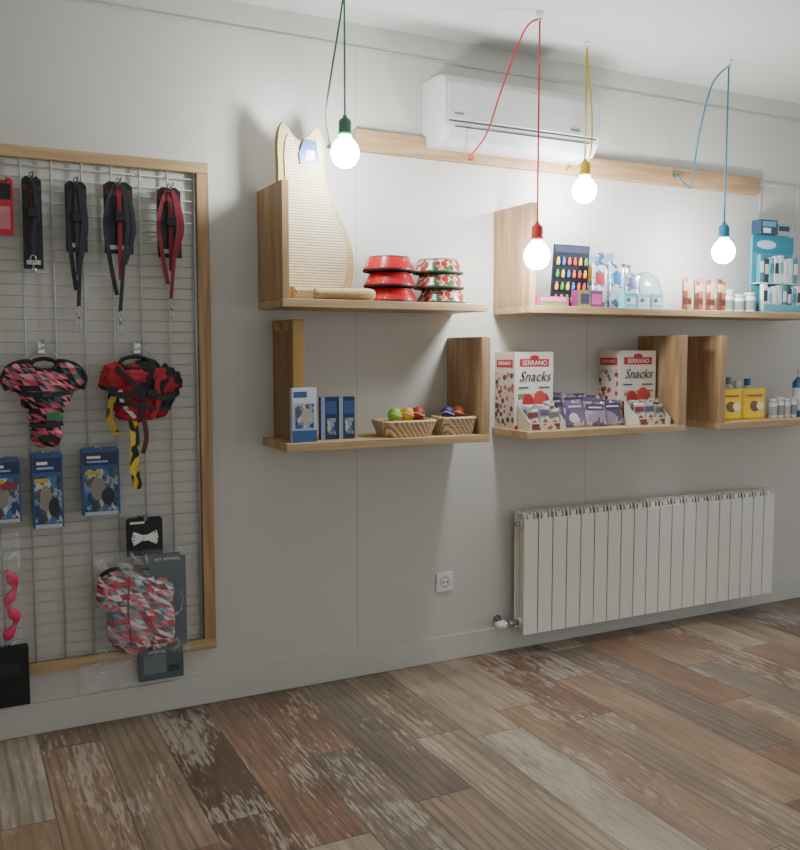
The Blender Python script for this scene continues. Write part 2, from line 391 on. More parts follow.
def leash(x,zt,zb,w,c1,c2,card_h,lab,y=-.06,spread=1,cardw=1):
    hook(x,zt-.012)
    r=mk('leash',None,None,loc=(x,y,zt),label=lab,cat='leash')
    cw=w*cardw
    b=BM();prism(b,[(-cw*.42,-card_h),(cw*.42,-card_h),(cw*.42,-.02),(cw*.25,-.006),(.012,-.006),(0,-.018),(-.012,-.006),(-cw*.25,-.006),(-cw*.42,-.02)],.004,.006)
    cd=mk('backing_card',b,BLK,parent=r)
    b=BM();box(b,-cw*.36,cw*.36,.0025,.0035,-.055,-.035);mk('printed_panel',b,c2,parent=cd)
    b=BM();box(b,-cw*.3,cw*.3,.0025,.0035,-card_h+.015,-card_h+.03);mk('printed_panel',b,M('#b9b9b9'),parent=cd)
    Lg=zt-zb
    for i in range(3):
        b=BM();xo=(i-1)*w*.30*spread
        strap(b,cr([(xo*.2,-.006*i-.002,-.02),(xo*.9,-.010-.004*i,-.08),(xo*1.15,-.010-.004*i,-Lg*.32),(xo*.7,-.008-.004*i,-Lg*(.58-.06*i)),(xo*.35,-.012-.003*i,-Lg*(.74-.1*i))],7),.015,.0012)
        mk('webbing',b,(c1,c2,c1)[i],parent=r)
    b=BM();strap(b,cr([(w*.12,-.026,-.05),(w*.20,-.028,-.16),(w*.08,-.028,-Lg*.5),(-w*.05,-.024,-Lg*.85)],6),.013,.001);mk('webbing',b,c1,parent=r)
    b=BM();zc=-Lg*.85
    tube(b,cr([(-w*.05+.009*math.cos(a),-.026,zc-.012+.012*math.sin(a)) for a in [i*math.pi/4 for i in range(8)]],3,True),.002,8,closed=True)
    cyl(b,(-w*.05,-.026,zc-.024),(-w*.05,-.026,zc-.04),.005,.004,12)
    tube(b,cr([(-w*.05,-.026,zc-.04),(-w*.05-.009,-.026,zc-.055),(-w*.05,-.026,-Lg),(-w*.05+.009,-.026,zc-.055),(-w*.05+.003,-.026,zc-.042)],5),.0028,8)
    mk('snap_clip',b,CHROME,parent=r)
    b=BM();prism(b,[(-.018,-.15),(.018,-.15),(.018,-.115),(-.018,-.115)],-.036,-.024,.003);mk('slide_buckle',b,M('#0e0e10',.3),parent=r)
    b=BM();tube(b,cr([(.006*math.cos(a),.0,-.004+.010*math.sin(a)) for a in [i*math.pi/3 for i in range(6)]],3,True),.0015,6,closed=True);mk('hanging_loop',b,BLK,parent=r)
    return r
leash(.272,1.985,1.66,.075,DGREY,MARO,.32,'black dog leash on a narrow black card',spread=.7)
leash(.415,1.98,1.46,.085,DGREY,M('#3b3338',.6),.25,'black dog leash with long hanging metal clip')
leash(.558,1.99,1.44,.14,DGREY,DRED,.26,'thick black and dark red harness leash on a card',cardw=.85)
leash(.738,1.985,1.50,.12,DRED,M('#7a2630',.6),.26,'dark red webbing dog leash on a black card',cardw=.85)
hook(.19,1.95)
pack('collar_package','red packaged collar hanging at the edge of the grid','package',.178,-.06,1.775,.07,.19,.012,RED,[(.1,.9,.62,.9,BLK),(.15,.85,.1,.5,M('#c88088'))],shape='card')
# harnesses
def hanger_for(r,s):
    b=BM();tube(b,cr([(-.06,0,.0),(-.03,0,.035),(0,0,.05),(.004,0,.07),(-.008,0,.078)],5),.002,6);tube(b,cr([(0,0,.05),(.03,0,.035),(.06,0,.0)],5),.002,6);mk('hanger',b,CHROME,parent=r)
P1=tris(['#1b1e24','#c04052','#e08a94','#3f6a6c','#20242a','#d0566a','#17191d'],46)
P2=cells(['#17181c','#a81e2a','#b92632','#1c1d22','#141519','#a31c28','#1a1a1e'],15,.7,warp=.05)
hook(.29,1.41);hook(.617,1.41)
r=h1=mk('dog_harness',None,None,loc=(.292,-.075,1.345),label='small dog harness with pink and black triangle pattern',cat='dog harness')
for sg in (-1,1):
    b=BM();lump(b,(sg*.075,-.004,-.052),(.056,.024,.048),.22,2.3,3+sg*2,.85);mk('shoulder_panel',b,P1,parent=r)
    b=BM();tube(b,cr([(sg*.03,-.004,.0),(sg*.065,-.006,.004),(sg*.11,-.008,-.012),(sg*.136,-.008,-.055),(sg*.122,-.014,-.095)],5),.0065,8);mk('edge_binding',b,BLK,parent=r)
b=BM();lump(b,(0,-.01,-.095),(.085,.03,.07),.2,2.2,8.1,.85);mk('chest_panel',b,P1,parent=r)
b=BM();tube(b,cr([(.042*math.cos(a),-.004+.01*math.sin(a),-.008+.02*math.sin(a)) for a in [i*math.pi/4 for i in range(8)]],4,True),.007,10,closed=True);mk('neck_band',b,BLK,parent=r,smooth=True)
b=BM();strap(b,cr([(-.08,-.034,-.105),(0,-.046,-.112),(.08,-.034,-.105)],6),.016,.0015);mk('strap',b,BLK,parent=r)
b=BM();box(b,-.016,.016,-.052,-.044,-.124,-.100,.003);mk('buckle',b,M('#0e0e10',.3),parent=r)
hanger_for(r,1)
b=BM();lump(b,(0,-.006,-.178),(.058,.022,.034),.22,2.2,5.5,.85);mk('chest_strap',b,P1,parent=h1)
b=BM();lump(b,(0,-.006,-.252),(.048,.022,.042),.22,2.2,1.5,.85);mk('belly_pad',b,P1,parent=h1)
b=BM();box(b,.0,.045,-.034,-.031,-.20,-.172,.001);mk('care_tag',b,M('#2f7a4c',.5),parent=h1)
b=BM();box(b,-.02,.030,-.034,-.030,-.275,-.250,.001);mk('care_tag',b,BLK,parent=h1)
b=BM();strap(b,cr([(-.055,-.022,-.213),(0,-.030,-.220),(.055,-.022,-.213)],5),.016,.0015);mk('strap',b,BLK,parent=h1)
REDF=M('#a81c2a',.65,0,.2,40,.3)
r=h2=mk('dog_harness',None,None,loc=(.617,-.08,1.345),label='bulky red and black dog harness with yellow trimmed leash',cat='dog harness')
b=BM();lump(b,(0,-.006,-.10),(.112,.028,.10),.22,1.9,4.1,.8);mk('padded_body',b,P2,parent=r)
b=BM();lump(b,(-.088,-.012,-.06),(.052,.022,.05),.3,2.4,9.3,.85);mk('side_flap',b,P2,parent=r)
b=BM();lump(b,(.092,-.010,-.075),(.050,.022,.055),.3,2.4,1.7,.85);mk('side_flap',b,cells(['#17181c','#1c1d22','#a31c28','#141519'],15,.7,warp=.05),parent=r)
b=BM();lump(b,(-.02,-.022,-.17),(.07,.022,.04),.3,2.6,6.6,.85);mk('chest_flap',b,REDF,parent=r)
b=BM();lump(b,(-.03,-.026,-.055),(.05,.014,.028),.3,2.6,3.6,.85);mk('chest_flap',b,REDF,parent=r)
b=BM();tube(b,cr([(-.02+.052*math.cos(a),-.014+.012*math.sin(a),-.004+.022*math.sin(a)) for a in [i*math.pi/4 for i in range(8)]],4,True),.007,10,closed=True);mk('neck_band',b,BLK,parent=r)
for pts,w_,mt in (([(-.12,-.03,-.09),(-.07,-.044,-.12),(0,-.050,-.105),(.07,-.044,-.13),(.12,-.03,-.12)],.022,BLK),([(-.09,-.036,-.02),(-.04,-.046,-.07),(.0,-.052,-.12),(-.01,-.050,-.20)],.018,BLK),([(.08,-.034,-.025),(.05,-.044,-.08),(.055,-.044,-.14),(.03,-.046,-.2)],.018,REDF),([(-.11,-.032,-.155),(-.05,-.05,-.15),(.02,-.05,-.165),(.10,-.03,-.17)],.014,BLK),([(-.08,-.040,-.10),(-.07,-.042,-.15),(-.03,-.046,-.2)],.014,M('#c9c4b8',.5))):
    b=BM();strap(b,cr(pts,6),w_,.002);mk('strap',b,mt,parent=r)
b=BM();box(b,.01,.045,-.060,-.050,-.125,-.10,.003);mk('buckle',b,BLK,parent=r)
hanger_for(r,1)
b=BM();strap(b,cr([(-.04,-.03,-.19),(-.03,-.036,-.28),(-.036,-.034,-.38),(-.02,-.03,-.46)],6),.03,.0015);mk('leash_strap',b,cells(['#d8b31c','#1a1a1c','#e2c23a','#232326'],60,.6,stretch=(1,1,.5)),parent=r)
b=BM();strap(b,cr([(-.10,-.035,-.12),(-.118,-.035,-.19),(-.09,-.035,-.26)],6),.022,.0015);mk('strap',b,cells(['#b8981c','#3a3420','#a88a1c'],50,.5),parent=r)
b=BM();strap(b,cr([(-.0,-.04,-.2),(.008,-.045,-.27),(-.005,-.04,-.33)],6),.016,.0015);mk('strap',b,MARO,parent=r)
# blue packages on grid
PHOTO=cells(['#2b5288','#8f9aa8','#5a4a40','#1f3a66','#6f88a4','#33302e','#3f6a9c','#c0bdb6'],55,.3,stretch=(1,1,.7),warp=.03)
def bluepack(x,z,w,h,lab,v):
    hook(x,z+h-.004)
    pan=[(.04,.96,.74,.93,NAVY),(.06,.94,.06,.68,PHOTO),(.14,.5,.84,.88,WHITE),(.14,.7,.78,.81,M('#8fb0d8')),(.22,.62,.22,.56,M('#8c8578',.4),'e'),(.5,.86,.14,.40,M('#23262c',.4),'e') if v else (.4,.9,.5,.62,M('#8a3a30',.4)),(.08,.5,.60,.66,M('#c9a23a',.4)),(.06,.94,.0,.05,M('#b9c0cc',.4))]
    pack('pet_supply_package',lab,'package',x,-.068,z,w,h,.024,BLUE,pan,shape='card')
bluepack(.152,.795,.105,.225,'blue carded pet product hanging on the grid edge',0)
bluepack(.292,.765,.10,.265,'narrow blue carded pet product with white picture',1)
bluepack(.47,.797,.13,.242,'blue carded pet product with dark photo',1)
hook(.617,.765)
r=pack('bow_tie_card','black card holding a white dog bow tie','package',.617,-.085,.635,.13,.14,.006,BLK,[(.1,.5,.84,.9,WHITE)],shape='card')
for s in (-1,1):
    b=BM();prism(b,[(0,.06),(s*.042,.038),(s*.048,.065),(s*.042,.092),(0,.072)],-.014,-.004,.003);mk('bow_loop',b,dots('#ecebe8','#2a2a2c',110,.3,.6),parent=r)
b=BM();box(b,-.008,.008,-.018,-.004,.055,.077,.003);mk('bow_knot',b,M('#e8e8e4',.6),parent=r)
# apparel bag
hook(.60,.642)
r=mk('dog_apparel_bag',None,None,loc=(.605,-.088,.255),label='clear bag with pink and red triangle patterned dog coat',cat='packaged clothing')
b=BM();pillow(b,.345,.40,.11,nx=16,nz=18);mk('clear_bag',b,clearfilm(),parent=r)
P3=tris(['#e9e3e2','#c23a4c','#7fa3a6','#e37f88','#8c2b3c','#f0d0d2','#4c7c80','#d24a5c'],40)
b=BM();lump(b,(-.04,-.006,.18),(.088,.026,.15),.22,2.0,2.2,.6);mk('folded_coat',b,P3,parent=r)
b=BM();lump(b,(-.125,-.008,.27),(.034,.018,.064),.25,2.2,5.2,.7);mk('folded_coat',b,P3,parent=r)
b=BM();lump(b,(.062,-.016,.16),(.045,.022,.12),.25,2.0,7.2,.6);mk('folded_coat',b,P3,parent=r)
b=BM();tube(b,cr([(-.15,-.02,.325),(-.11,-.026,.345),(-.06,-.026,.34),(-.03,-.026,.345),(.02,-.024,.335)],5),.008,10);mk('collar_trim',b,BLK,parent=r)
b=BM();strap(b,cr([(-.05,-.034,.32),(-.06,-.040,.2),(-.05,-.034,.06)],6),.007,.0015);mk('front_seam',b,M('#8c2b3c',.6),parent=r)
b=BM();box(b,.02,.163,.010,.014,.02,.378,.001);mk('backing_card',b,M('#4f5a5f',.5),parent=r)
text('PET APPAREL',.0165,r,(.095,.0085,.355),WHITE)
pack('garment_label_pack','grey folded garment pack hanging below the clear bag','package',.675,-.045,.145,.165,.13,.02,M('#566066',.5),[(.1,.6,.2,.75,M('#7a8286')),(.65,.9,.2,.4,M('#3c4448'))],[('APPAREL',.017,.4,.84,WHITE)])
b=BM();pillow(b,.20,.11,.02);mk('empty_clear_bag',b,clearfilm(),loc=(.48,-.05,.135),label='empty clear plastic bag hanging under patterned coat',cat='plastic bag')
pack('accessory_box','small black box hanging at the grid corner','box',.135,-.075,.15,.15,.205,.05,M('#111216',.55),[(.2,.8,.55,.75,M('#26262c'))])
r=mk('pink_toy_bag',None,None,loc=(.12,-.07,.357),label='clear plastic bag holding a bright pink knotted toy',cat='toy')
b=BM();pillow(b,.15,.40,.05);mk('clear_bag',b,clearfilm(),parent=r)
b=BM();tube(b,cr([(.02,-.0,.03),(.055,-.004,.09),(.03,0,.15),(.055,-.003,.21),(.03,0,.27)],6),[.014+.006*math.sin(i) for i in range(25)],10);mk('rope_toy',b,M('#e0325e',.6,bump=.4,scale=90),parent=r,smooth=True)
hook(.12,.76)
# ---------------------------------------------------------------- beam, air conditioner
mk('wall_beam',box(BM(),-1.143,1.143,-.04,0,0,.085,.004),wood('x','#94714f','#c09c72'),loc=(2.637,0,2.192),label='long light wooden beam fixed along the wall',cat='wooden beam')
ac=mk('air_conditioner',None,None,loc=(1.815,0,2.232),label='white split air conditioner unit on the upper wall',cat='air conditioner')
ACW=M('#d2d5d3',.35,0,.02);DK=M('#5e6466',.5)
b=BM();prism(b,[(0,0),(-.11,0),(-.165,.018),(-.192,.06),(-.2,.10),(-.2,.215),(-.192,.25),(-.165,.268),(-.12,.272),(0,.272)],0,.785,.006,axis='x');mk('housing',b,ACW,parent=ac)
b=BM();prism(b,[(-.2,.085),(-.2045,.088),(-.2045,.228),(-.2,.238)],.012,.773,.001,axis='x');mk('front_panel',b,M('#dcdfdd',.25,0,.02),parent=ac)
b=BM();prism(b,[(-.118,-.0025),(-.166,.0145),(-.1935,.058),(-.1905,.060),(-.163,.018),(-.118,.001)],.05,.735,.0,axis='x');mk('air_louver',b,M('#c9cdcc',.35),parent=ac)
b=BM();box(b,.02,.765,-.2015,-.196,.077,.083);mk('panel_gap',b,DK,parent=ac)
b=BM();box(b,.05,.735,-.1955,-.188,.0585,.0625);mk('louver_gap',b,DK,parent=ac)
b=BM();box(b,.05,.735,-.15,-.03,.272,.274);mk('intake_grille',b,GREY,parent=ac)
b=BM();box(b,.62,.67,-.2065,-.2045,.10,.112,.0005);mk('display_window',b,M('#7e8688',.2),parent=ac)
b=BM();box(b,.04,.085,-.2060,-.2045,.105,.114,.0005);mk('badge',b,M('#989ea0',.3,.6),parent=ac)
# ---------------------------------------------------------------- shelves
def shelf(name_lab,x0,x1,z0,z1,panel=None,d=.285):
    r=mk('wall_shelf',None,None,loc=(x0,0,z0),label=name_lab,cat='shelf')
    mk('shelf_board',box(BM(),0,x1-x0,-d,0,0,z1-z0,.002),WX,parent=r)
    if panel:
        a,c,t=panel;mk('side_panel',box(BM(),a-x0,c-x0,-d,0,z1-z0,t-z0,.002),WZ,parent=r)
    return r
shelf('light oak wall shelf with tall end panel holding bowls',1.09,1.972,1.545,1.576,(1.09,1.118,2.0))
shelf('light oak wall shelf with end panel beside the snack boxes',1.10,1.985,1.010,1.042,(1.943,1.985,1.442))
shelf('light oak wall shelf with tall end panel and treat packs',2.178,3.05,1.545,1.576,(2.178,2.206,2.0))
shelf('light oak wall shelf holding two snack boxes',2.178,3.068,1.010,1.042,(3.022,3.068,1.457))
shelf('light oak wall shelf with teal display and stick packs',3.053,3.97,1.545,1.576,None)
shelf('light oak wall shelf with end panel and yellow pouches',3.28,4.20,1.010,1.042,(3.28,3.318,1.457))
# ---------------------------------------------------------------- cat scratcher
SA=1.576
r=mk('cat_scratcher',None,None,loc=(1.125,-.13,SA),label='cat shaped sisal scratching board with cream plush rim',cat='cat scratcher')
sil=[(.01,.02),(.0,.2),(.0,.36),(.002,.48),(.0,.55),(.002,.61),(.012,.650),(.024,.662),(.048,.635),(.068,.602),(.10,.598),(.128,.628),(.155,.656),(.168,.655),(.182,.61),(.188,.555),(.188,.50),(.198,.45),(.222,.38),(.262,.30),(.295,.23),(.308,.16),(.305,.09),(.29,.03),(.26,.02)]
sm=[(p.x,p.z) for p in cr([(a,0,c) for a,c in sil],3,True)]
b=BM();prism(b,sm,-.02,.015,.006);mk('plush_board',b,M('#b89e70',.95,0,.2,120,.9),parent=r)
cx,cz=.135,.30
ins=[(cx+(a-cx)*.82,cz+.0+(c-cz)*.88) for a,c in sm]
b=BM();prism(b,ins,-.025,-.018,.002)
def sisal():
    m,nt,bb=newmat('sisal');N,L=nt.nodes,nt.links
    tc=N.new('ShaderNodeTexCoord');w=N.new('ShaderNodeTexWave');w.bands_direction='Z';w.inputs['Scale'].default_value=30;w.inputs['Distortion'].default_value=3;w.inputs['Detail'].default_value=5;w.inputs['Detail Scale'].default_value=4
    L.new(tc.outputs['Object'],w.inputs['Vector']);q=N.new('ShaderNodeValToRGB');q.color_ramp.elements[0].color=lin('#ab9a76');q.color_ramp.elements[1].color=lin('#d6c8a8')
    L.new(w.outputs[0],q.inputs[0]);L.new(q.outputs[0],bb.inputs['Base Color']);bb.inputs['Roughness'].default_value=.9
    bp=N.new('ShaderNodeBump');bp.inputs['Distance'].default_value=.003;bp.inputs['Strength'].default_value=.6;L.new(w.outputs[0],bp.inputs['Height']);L.new(bp.outputs[0],bb.inputs['Normal']);return m
mk('sisal_panel',b,sisal(),parent=r)
b=BM();prism(b,[(.02,0),(.335,0),(.352,.01),(.352,.028),(.335,.04),(.02,.04)],-.13,.10,.01)
tube(b,cr([(.10,-.125,.022),(.22,-.135,.024),(.31,-.128,.026),(.345,-.10,.028)],6),.02,12);mk('base',b,M('#bda274',.95,0,.2,120,.9),parent=r)
b=BM();prism(b,[(.085,.51),(.16,.525),(.15,.60),(.10,.605),(.08,.55)],-.032,-.029);t=mk('hang_tag',b,BLUE,parent=r)
b=BM();prism(b,[(.105,.525),(.145,.535),(.14,.565),(.11,.565)],-.0335,-.0325);mk('tag_picture',b,M('#c9c4bc'),parent=t)
# ---------------------------------------------------------------- bowls
REDB=dots('#b8141f','#d89a98',30,.15);PATB=dots('#cfc8ae',['#a8262e','#2f6240','#7a4a2a','#a8262e','#d07a3a'],44,.62)
def bowl(x,y,z,outer,rim,lab,grp,rad=.105,first=None):
    if first:return clone(first,(x,y,z),label=lab)
    r=mk('pet_bowl',None,None,loc=(x,y,z),label=lab,cat='pet bowl',group=grp)
    b=BM();lathe(b,[(rad*.90,0.001),(rad*.995,.007),(rad*.985,.012),(rad*.79,.052),(rad*.78,.056),(rad*.74,.056)],seg=40);mk('outer_shell',b,outer,parent=r)
    b=BM();lathe(b,[(rad*.785,.0545),(rad*.775,.0600),(rad*.73,.058),(rad*.62,.035),(rad*.4,.03),(0,.03)],seg=40);mk('inner_dish',b,rim,parent=r)
    b=BM();lathe(b,[(rad*.86,.0),(rad*.98,.0),(rad*1.01,.004),(rad*1.0,.009)],seg=40);mk('base_ring',b,M('#2a1416',.6) if outer==REDB else M('#3a4a38',.6),parent=r)
    return r
f=bowl(1.597,-.15,SA,REDB,M('#3a1418',.4),'glossy red pet bowl with dark rim, stacked','stack of red pet bowls')
bowl(1.590,-.15,SA+.061,0,0,'glossy red pet bowl with dark rim, stacked','',first=f);bowl(1.586,-.15,SA+.122,0,0,'top glossy red pet bowl of the stack','',first=f)
f=bowl(1.828,-.15,SA,PATB,M('#5d8a66',.3),'cream pet bowl with red and green pattern, stacked','stack of patterned pet bowls')
bowl(1.816,-.15,SA+.061,0,0,'cream pet bowl with red and green pattern, stacked','',first=f);bowl(1.811,-.15,SA+.122,0,0,'top cream patterned pet bowl of the stack','',first=f)
# ---------------------------------------------------------------- shelf B
SB=1.042
r=mk('cardboard_scratcher',None,None,loc=(1.145,-.008,SB),label='tall corrugated cardboard cat scratcher standing on its end',cat='cat scratcher')
b=BM();box(b,0,.048,-.225,0,0,.46,.002)
mk('cardboard_shell',b,wood('z','#7d5c38','#a27e50'),parent=r)
b=BM();box(b,.003,.045,-.226,-.2245,.006,.455)
for i in range(44):box(b,.004,.044,-.2285,-.2255,.008+i*.0102,.014+i*.0102)
mk('corrugated_face',b,M('#bc9860',.8),parent=r)
b=BM();box(b,-.0012,.0,-.22,-.005,.42,.455);mk('printed_label',b,cells(['#a88a4a','#8f7438','#b89a62'],60,.6),parent=r)
pack('cat_litter_pack','white and blue pet package standing in front of scratcher','package',1.178,-.253,SB,.10,.205,.022,M('#b9c4d2',.4),[(.0,1,.72,1,M('#cfd4da')),(.05,.6,.82,.93,BLUE),(.0,1,0,.22,BLUE),(.12,.88,.26,.7,PHOTO),(.35,.85,.32,.62,M('#a8a094'),'e')],rot=(0,0,.08))
for i,(x,lab) in enumerate(((1.303,'dark blue boxed pet treat on the shelf'),(1.378,'dark blue boxed pet treat beside its twin'))):
    pack('treat_box',lab,'package',x,-.19,SB,.066,.165,.03,NAVY,[(.0,.25,0,1,M('#8fa3c4')),(.3,.95,.6,.9,BLUE),(.35,.9,.12,.5,PHOTO)],group='blue treat boxes',rot=(0,0,-.06))
def basket(x,y,w,d,h,lab):
    r=mk('wicker_basket',None,None,loc=(x,y,SB),label=lab,cat='basket')
    b=BM();n=36
    def rr(k,sc):
        out=[]
        for i in range(n):
            a=i*2*math.pi/n;ca,sa=math.cos(a),math.sin(a)
            e=.45;out.append((sc*w/2*math.copysign(abs(ca)**e,ca),sc*d/2*math.copysign(abs(sa)**e,sa),k))
        return out
    for j in range(7):
        k=j/6;tube(b,rr(.005+k*h,.84+.16*k),.0052 if j<6 else .0075,6,closed=True)
    for i in range(n):
        cyl(b,rr(.003,.84)[i],rr(h,1.0)[i],.0035,.0035,6)
    mk('woven_wall',b,wicker(),parent=r)
    b=BM();v=[b.verts.new((p[0],p[1],.005)) for p in rr(0,.84)];b.faces.new(v);mk('woven_bottom',b,wicker(),parent=r)
basket(1.637,-.185,.235,.165,.055,'low oblong wicker basket filled with toy balls')
basket(1.862,-.195,.155,.15,.062,'small wicker basket filled with colourful pet toys')
def ball(x,y,z,rad,h,lab,stripe=None):
    b=BM();sph(b,(0,0,0),rad,0,20)
    r=mk('toy_ball',b,M(h,.5,bump=.1,scale=60),loc=(x,y,z),label=lab,cat='toy ball',group='toys in the wicker baskets')
    b=BM();tube(b,cr([(rad*math.cos(a)*.98,rad*math.sin(a)*.98,rad*.25*math.sin(2*a)) for a in [i*math.pi/6 for i in range(12)]],3,True),.0018,6,closed=True);mk('seam',b,M(stripe or '#e8e6da'),parent=r)
bl=[(1.572,-.2,'#6f9a3a','lime green'),(1.625,-.22,'#d2b92f','yellow'),(1.678,-.21,'#c23b2f','red'),(1.705,-.155,'#6aa33f','green'),(1.60,-.15,'#4d3c8c','violet'),(1.655,-.15,'#e07b2a','orange'),
    (1.83,-.22,'#30549c','blue'),(1.885,-.22,'#2f2c33','black'),(1.89,-.168,'#c24a2d','orange red'),(1.835,-.165,'#c9a93a','yellow')]
for x,y,h,n in bl:ball(x,y,SB+.038,.025,h,n+' toy ball lying in the wicker basket')
for x,y,h,n in [(1.595,-.185,'#9fd03c','light green'),(1.655,-.18,'#f0b23a','golden'),(1.70,-.185,'#b03f22','rust red'),(1.835,-.195,'#3a3a6a','dark blue'),(1.887,-.195,'#c8542a','brick orange')]:ball(x,y,SB+.086,.029,h,n+' toy ball on top of the heap')
# ---------------------------------------------------------------- shelf C
pack('treat_pack','flat pink and green treat pack lying on shelf','package',2.355,-.16,SA,.17,.045,.09,PINK,[(.05,.95,.1,.45,M('#6f9e4c')),(.1,.9,.55,.9,M('#d890b4'))])
r=mk('toothbrush_display_card',None,None,loc=(2.52,-.09,SA),rot=(.1,0,0),label='dark display card with rows of small coloured tubes',cat='product display')
mk('backing_card',box(BM(),-.1,.1,-.004,.004,0,.285,.002),M('#1c202e',.5),parent=r)
b=BM();box(b,-.095,.095,-.006,-.004,.25,.28);mk('header_strip',b,M('#343a50'),parent=r)
colsT=['#c9442a','#e0a020','#3f9340','#d8c83a','#2f6fc6','#d0602a']
for j in range(4):
    for i in range(6):
        b=BM();lathe(b,[(0,0),(.007,0),(.008,.004),(.008,.022),(.005,.026),(.005,.034),(0,.034)],c=(-.078+i*.031,-.012,.03+j*.055),seg=12)
        mk('tube',b,M(colsT[(i+j)%6],.35),parent=r)
pack('treat_box','magenta and green treat box standing on the shelf','package',2.535,-.21,SA,.135,.075,.05,M('#7c2f68',.4),[(0,.5,0,1,M('#6d8a3a')),(.1,.45,.2,.8,M('#3b2a56')),(.55,.95,.2,.8,M('#b8509a'))])
PB=[('#8fa3b4','#a8343a',2.668,.20,-.135),('#a9bac0','#2b6fa8',2.765,.21,-.14),('#b8a884','#6a4a90',2.85,.17,-.15),('#93a3ac','#b97a2a',2.672,.25,-.055),('#7f9aac','#3a5a74',2.765,.265,-.055),('#a3aeb8','#7a4a84',2.858,.215,-.07)]
for i,(a,c,x,h,yy) in enumerate(PB):
    pack('treat_bag','small printed pouch of colourful pet treats, '+['red','blue','violet','orange','grey blue','lilac'][i]+' label','treat bag',x,yy,SA,.09,h,.04,cells([a,c,'#a3b4bc','#3f6390','#6a4a4f','#c9d0d2'],34,.25,1,warp=.02),[(.15,.85,.55,.8,M(c,.3)),(.2,.8,.15,.45,M('#a9b2b8',.3),'e')],shape='stand',group='treat bags on the shelf')
for i,x in enumerate((2.755,2.835,2.915)):
    pack('cyan_box',('pale cyan small product box','white and cyan small product box','pale blue small product box')[i],'package',x,-.225,SA,.072,.07,.04,(CYAN,M('#a9d2dc'),M('#7fc0d4'))[i],[(.1,.9,.3,.75,WHITE),(.15,.5,.4,.7,TEAL,'e')],group='small cyan boxes')
r=mk('round_package',None,None,loc=(2.955,-.135,SA),rot=(-.12,0,0),label='flat round translucent white package standing on its edge',cat='package')
b=BM();lathe(b,[(0,0),(.078,0),(.082,.004),(.082,.012),(.076,.016),(0,.018)],seg=36);mk('disc',b,M('#b9c0bf',.2,0,.05,20,0,0,.75),parent=r,loc=(0,0.008,.091),rot=(math.pi/2,0,0))
b=BM();lathe(b,[(.080,.008),(.09,.008),(.091,.014),(.080,.015)],seg=36);mk('rim',b,M('#8f9a9a',.2),parent=r,loc=(0,0.008,.091),rot=(math.pi/2,0,0))
b=BM();patch(b,-.045,.045,.066,.116,lambda a,c:-.0112,ell=True);mk('printed_label',b,M('#7f9aa4',.4),parent=r)
# ---------------------------------------------------------------- shelf D
SIDE=dots('#d3c8ba',['#b5453f','#4a3430','#b5655e','#8a7a4c'],34,.42,.5)
ART=cells(['#b0302e','#d8cfc2','#8a3a30','#c9483f','#e0d6c6','#7c8c4e','#d9b9a0'],42,.45,warp=.03)
TXT=M('#3c2a26')
def snackbox(x0,x1,d,h,lab):
    w=x1-x0;r=pack('snack_box',lab,'snack box',(x0+x1)/2,-.002-d/2,SB,w,h,d,M('#dcd6c9',.45),
      [(.12,.88,.81,.91,RED),(.38,.62,.89,.96,RED,'e'),(.08,.92,.10,.46,ART),(.2,.5,.2,.46,M('#b02a2e'),'e'),(.48,.82,.26,.5,M('#c9483f'),'e'),(.1,.35,.53,.55,M('#6a5a50')),(.62,.9,.53,.55,M('#6a5a50')),(.3,.72,.10,.26,M('#6c7c42'),'e'),(0,1,0,.05,RED)],
      [('SERRANO',.030,.5,.857,WHITE),('Snacks',.062,.5,.68,TXT,.35)])
    b=BM();box(b,-w/2-.001,-w/2,-d/2+.006,d/2-.006,.01,h-.09);mk('printed_side_panel',b,SIDE,parent=r)
    b=BM();box(b,-w/2-.001,-w/2,-d/2+.015,d/2-.015,h-.068,h-.034);mk('printed_side_band',b,RED,parent=r)
    text('SERRANO',.022,r,(-w/2-.0018,0,h-.051),WHITE,rot=(math.pi/2,0,-math.pi/2))
    return r
snackbox(2.19,2.395,.158,.338,'cream snack carton with red band and printed meat picture')
snackbox(2.777,3.0,.15,.345,'second cream snack carton with red band beside tray')
def tray(x0,x1,y0,y1,lab,pm):
    r=mk('display_tray',None,None,loc=((x0+x1)/2,(y0+y1)/2,SB),label=lab,cat='display tray')
    w=x1-x0;d=y1-y0;b=BM()
    box(b,-w/2,w/2,-d/2,-d/2+.003,0,.036);box(b,-w/2,w/2,-d/2+.003,d/2,0,.003)
    for s in (-1,1):
        xa=s*w/2;prism(b,[(-d/2+.003,.003),(d/2,.003),(d/2,.11),(-d/2+.003,.036)],min(xa,xa-s*.003),max(xa,xa-s*.003),axis='x')
    box(b,-w/2+.003,w/2-.003,d/2-.003,d/2,.003,.11);mk('carton_tray',b,M('#d9cfb9',.5),parent=r)
    b=BM();box(b,-w*.46,w*.46,-d/2-.0008,-d/2,.005,.031);mk('printed_panel',b,cells(['#d9cfb9','#a8584a','#cbbd9f','#7c3a34'],40,.5),parent=r)
    n=3
    for i in range(n):
        xx=x0+.038+(w-.076)*i/(n-1)
        for k in range(2):
            pack('snack_pouch','small silver snack sachet with printed front in tray','snack pouch',xx,y0+.026+k*.038,SB+.004,.062,.085+.016*k+random.uniform(0,.018),.012,pm,[(.1,.9,.14,.5,M('#c9c2b4',.3)),(.08,.92,.58,.84,M(('#7b2f38','#5c4a6a','#6a6558')[(i+k)%3],.4)),(.3,.7,.2,.44,M('#a0463c',.4),'e')],shape='pouch',rot=(-.12,random.uniform(-.08,.08),random.uniform(-.12,.12)),group='sachets in the display trays')
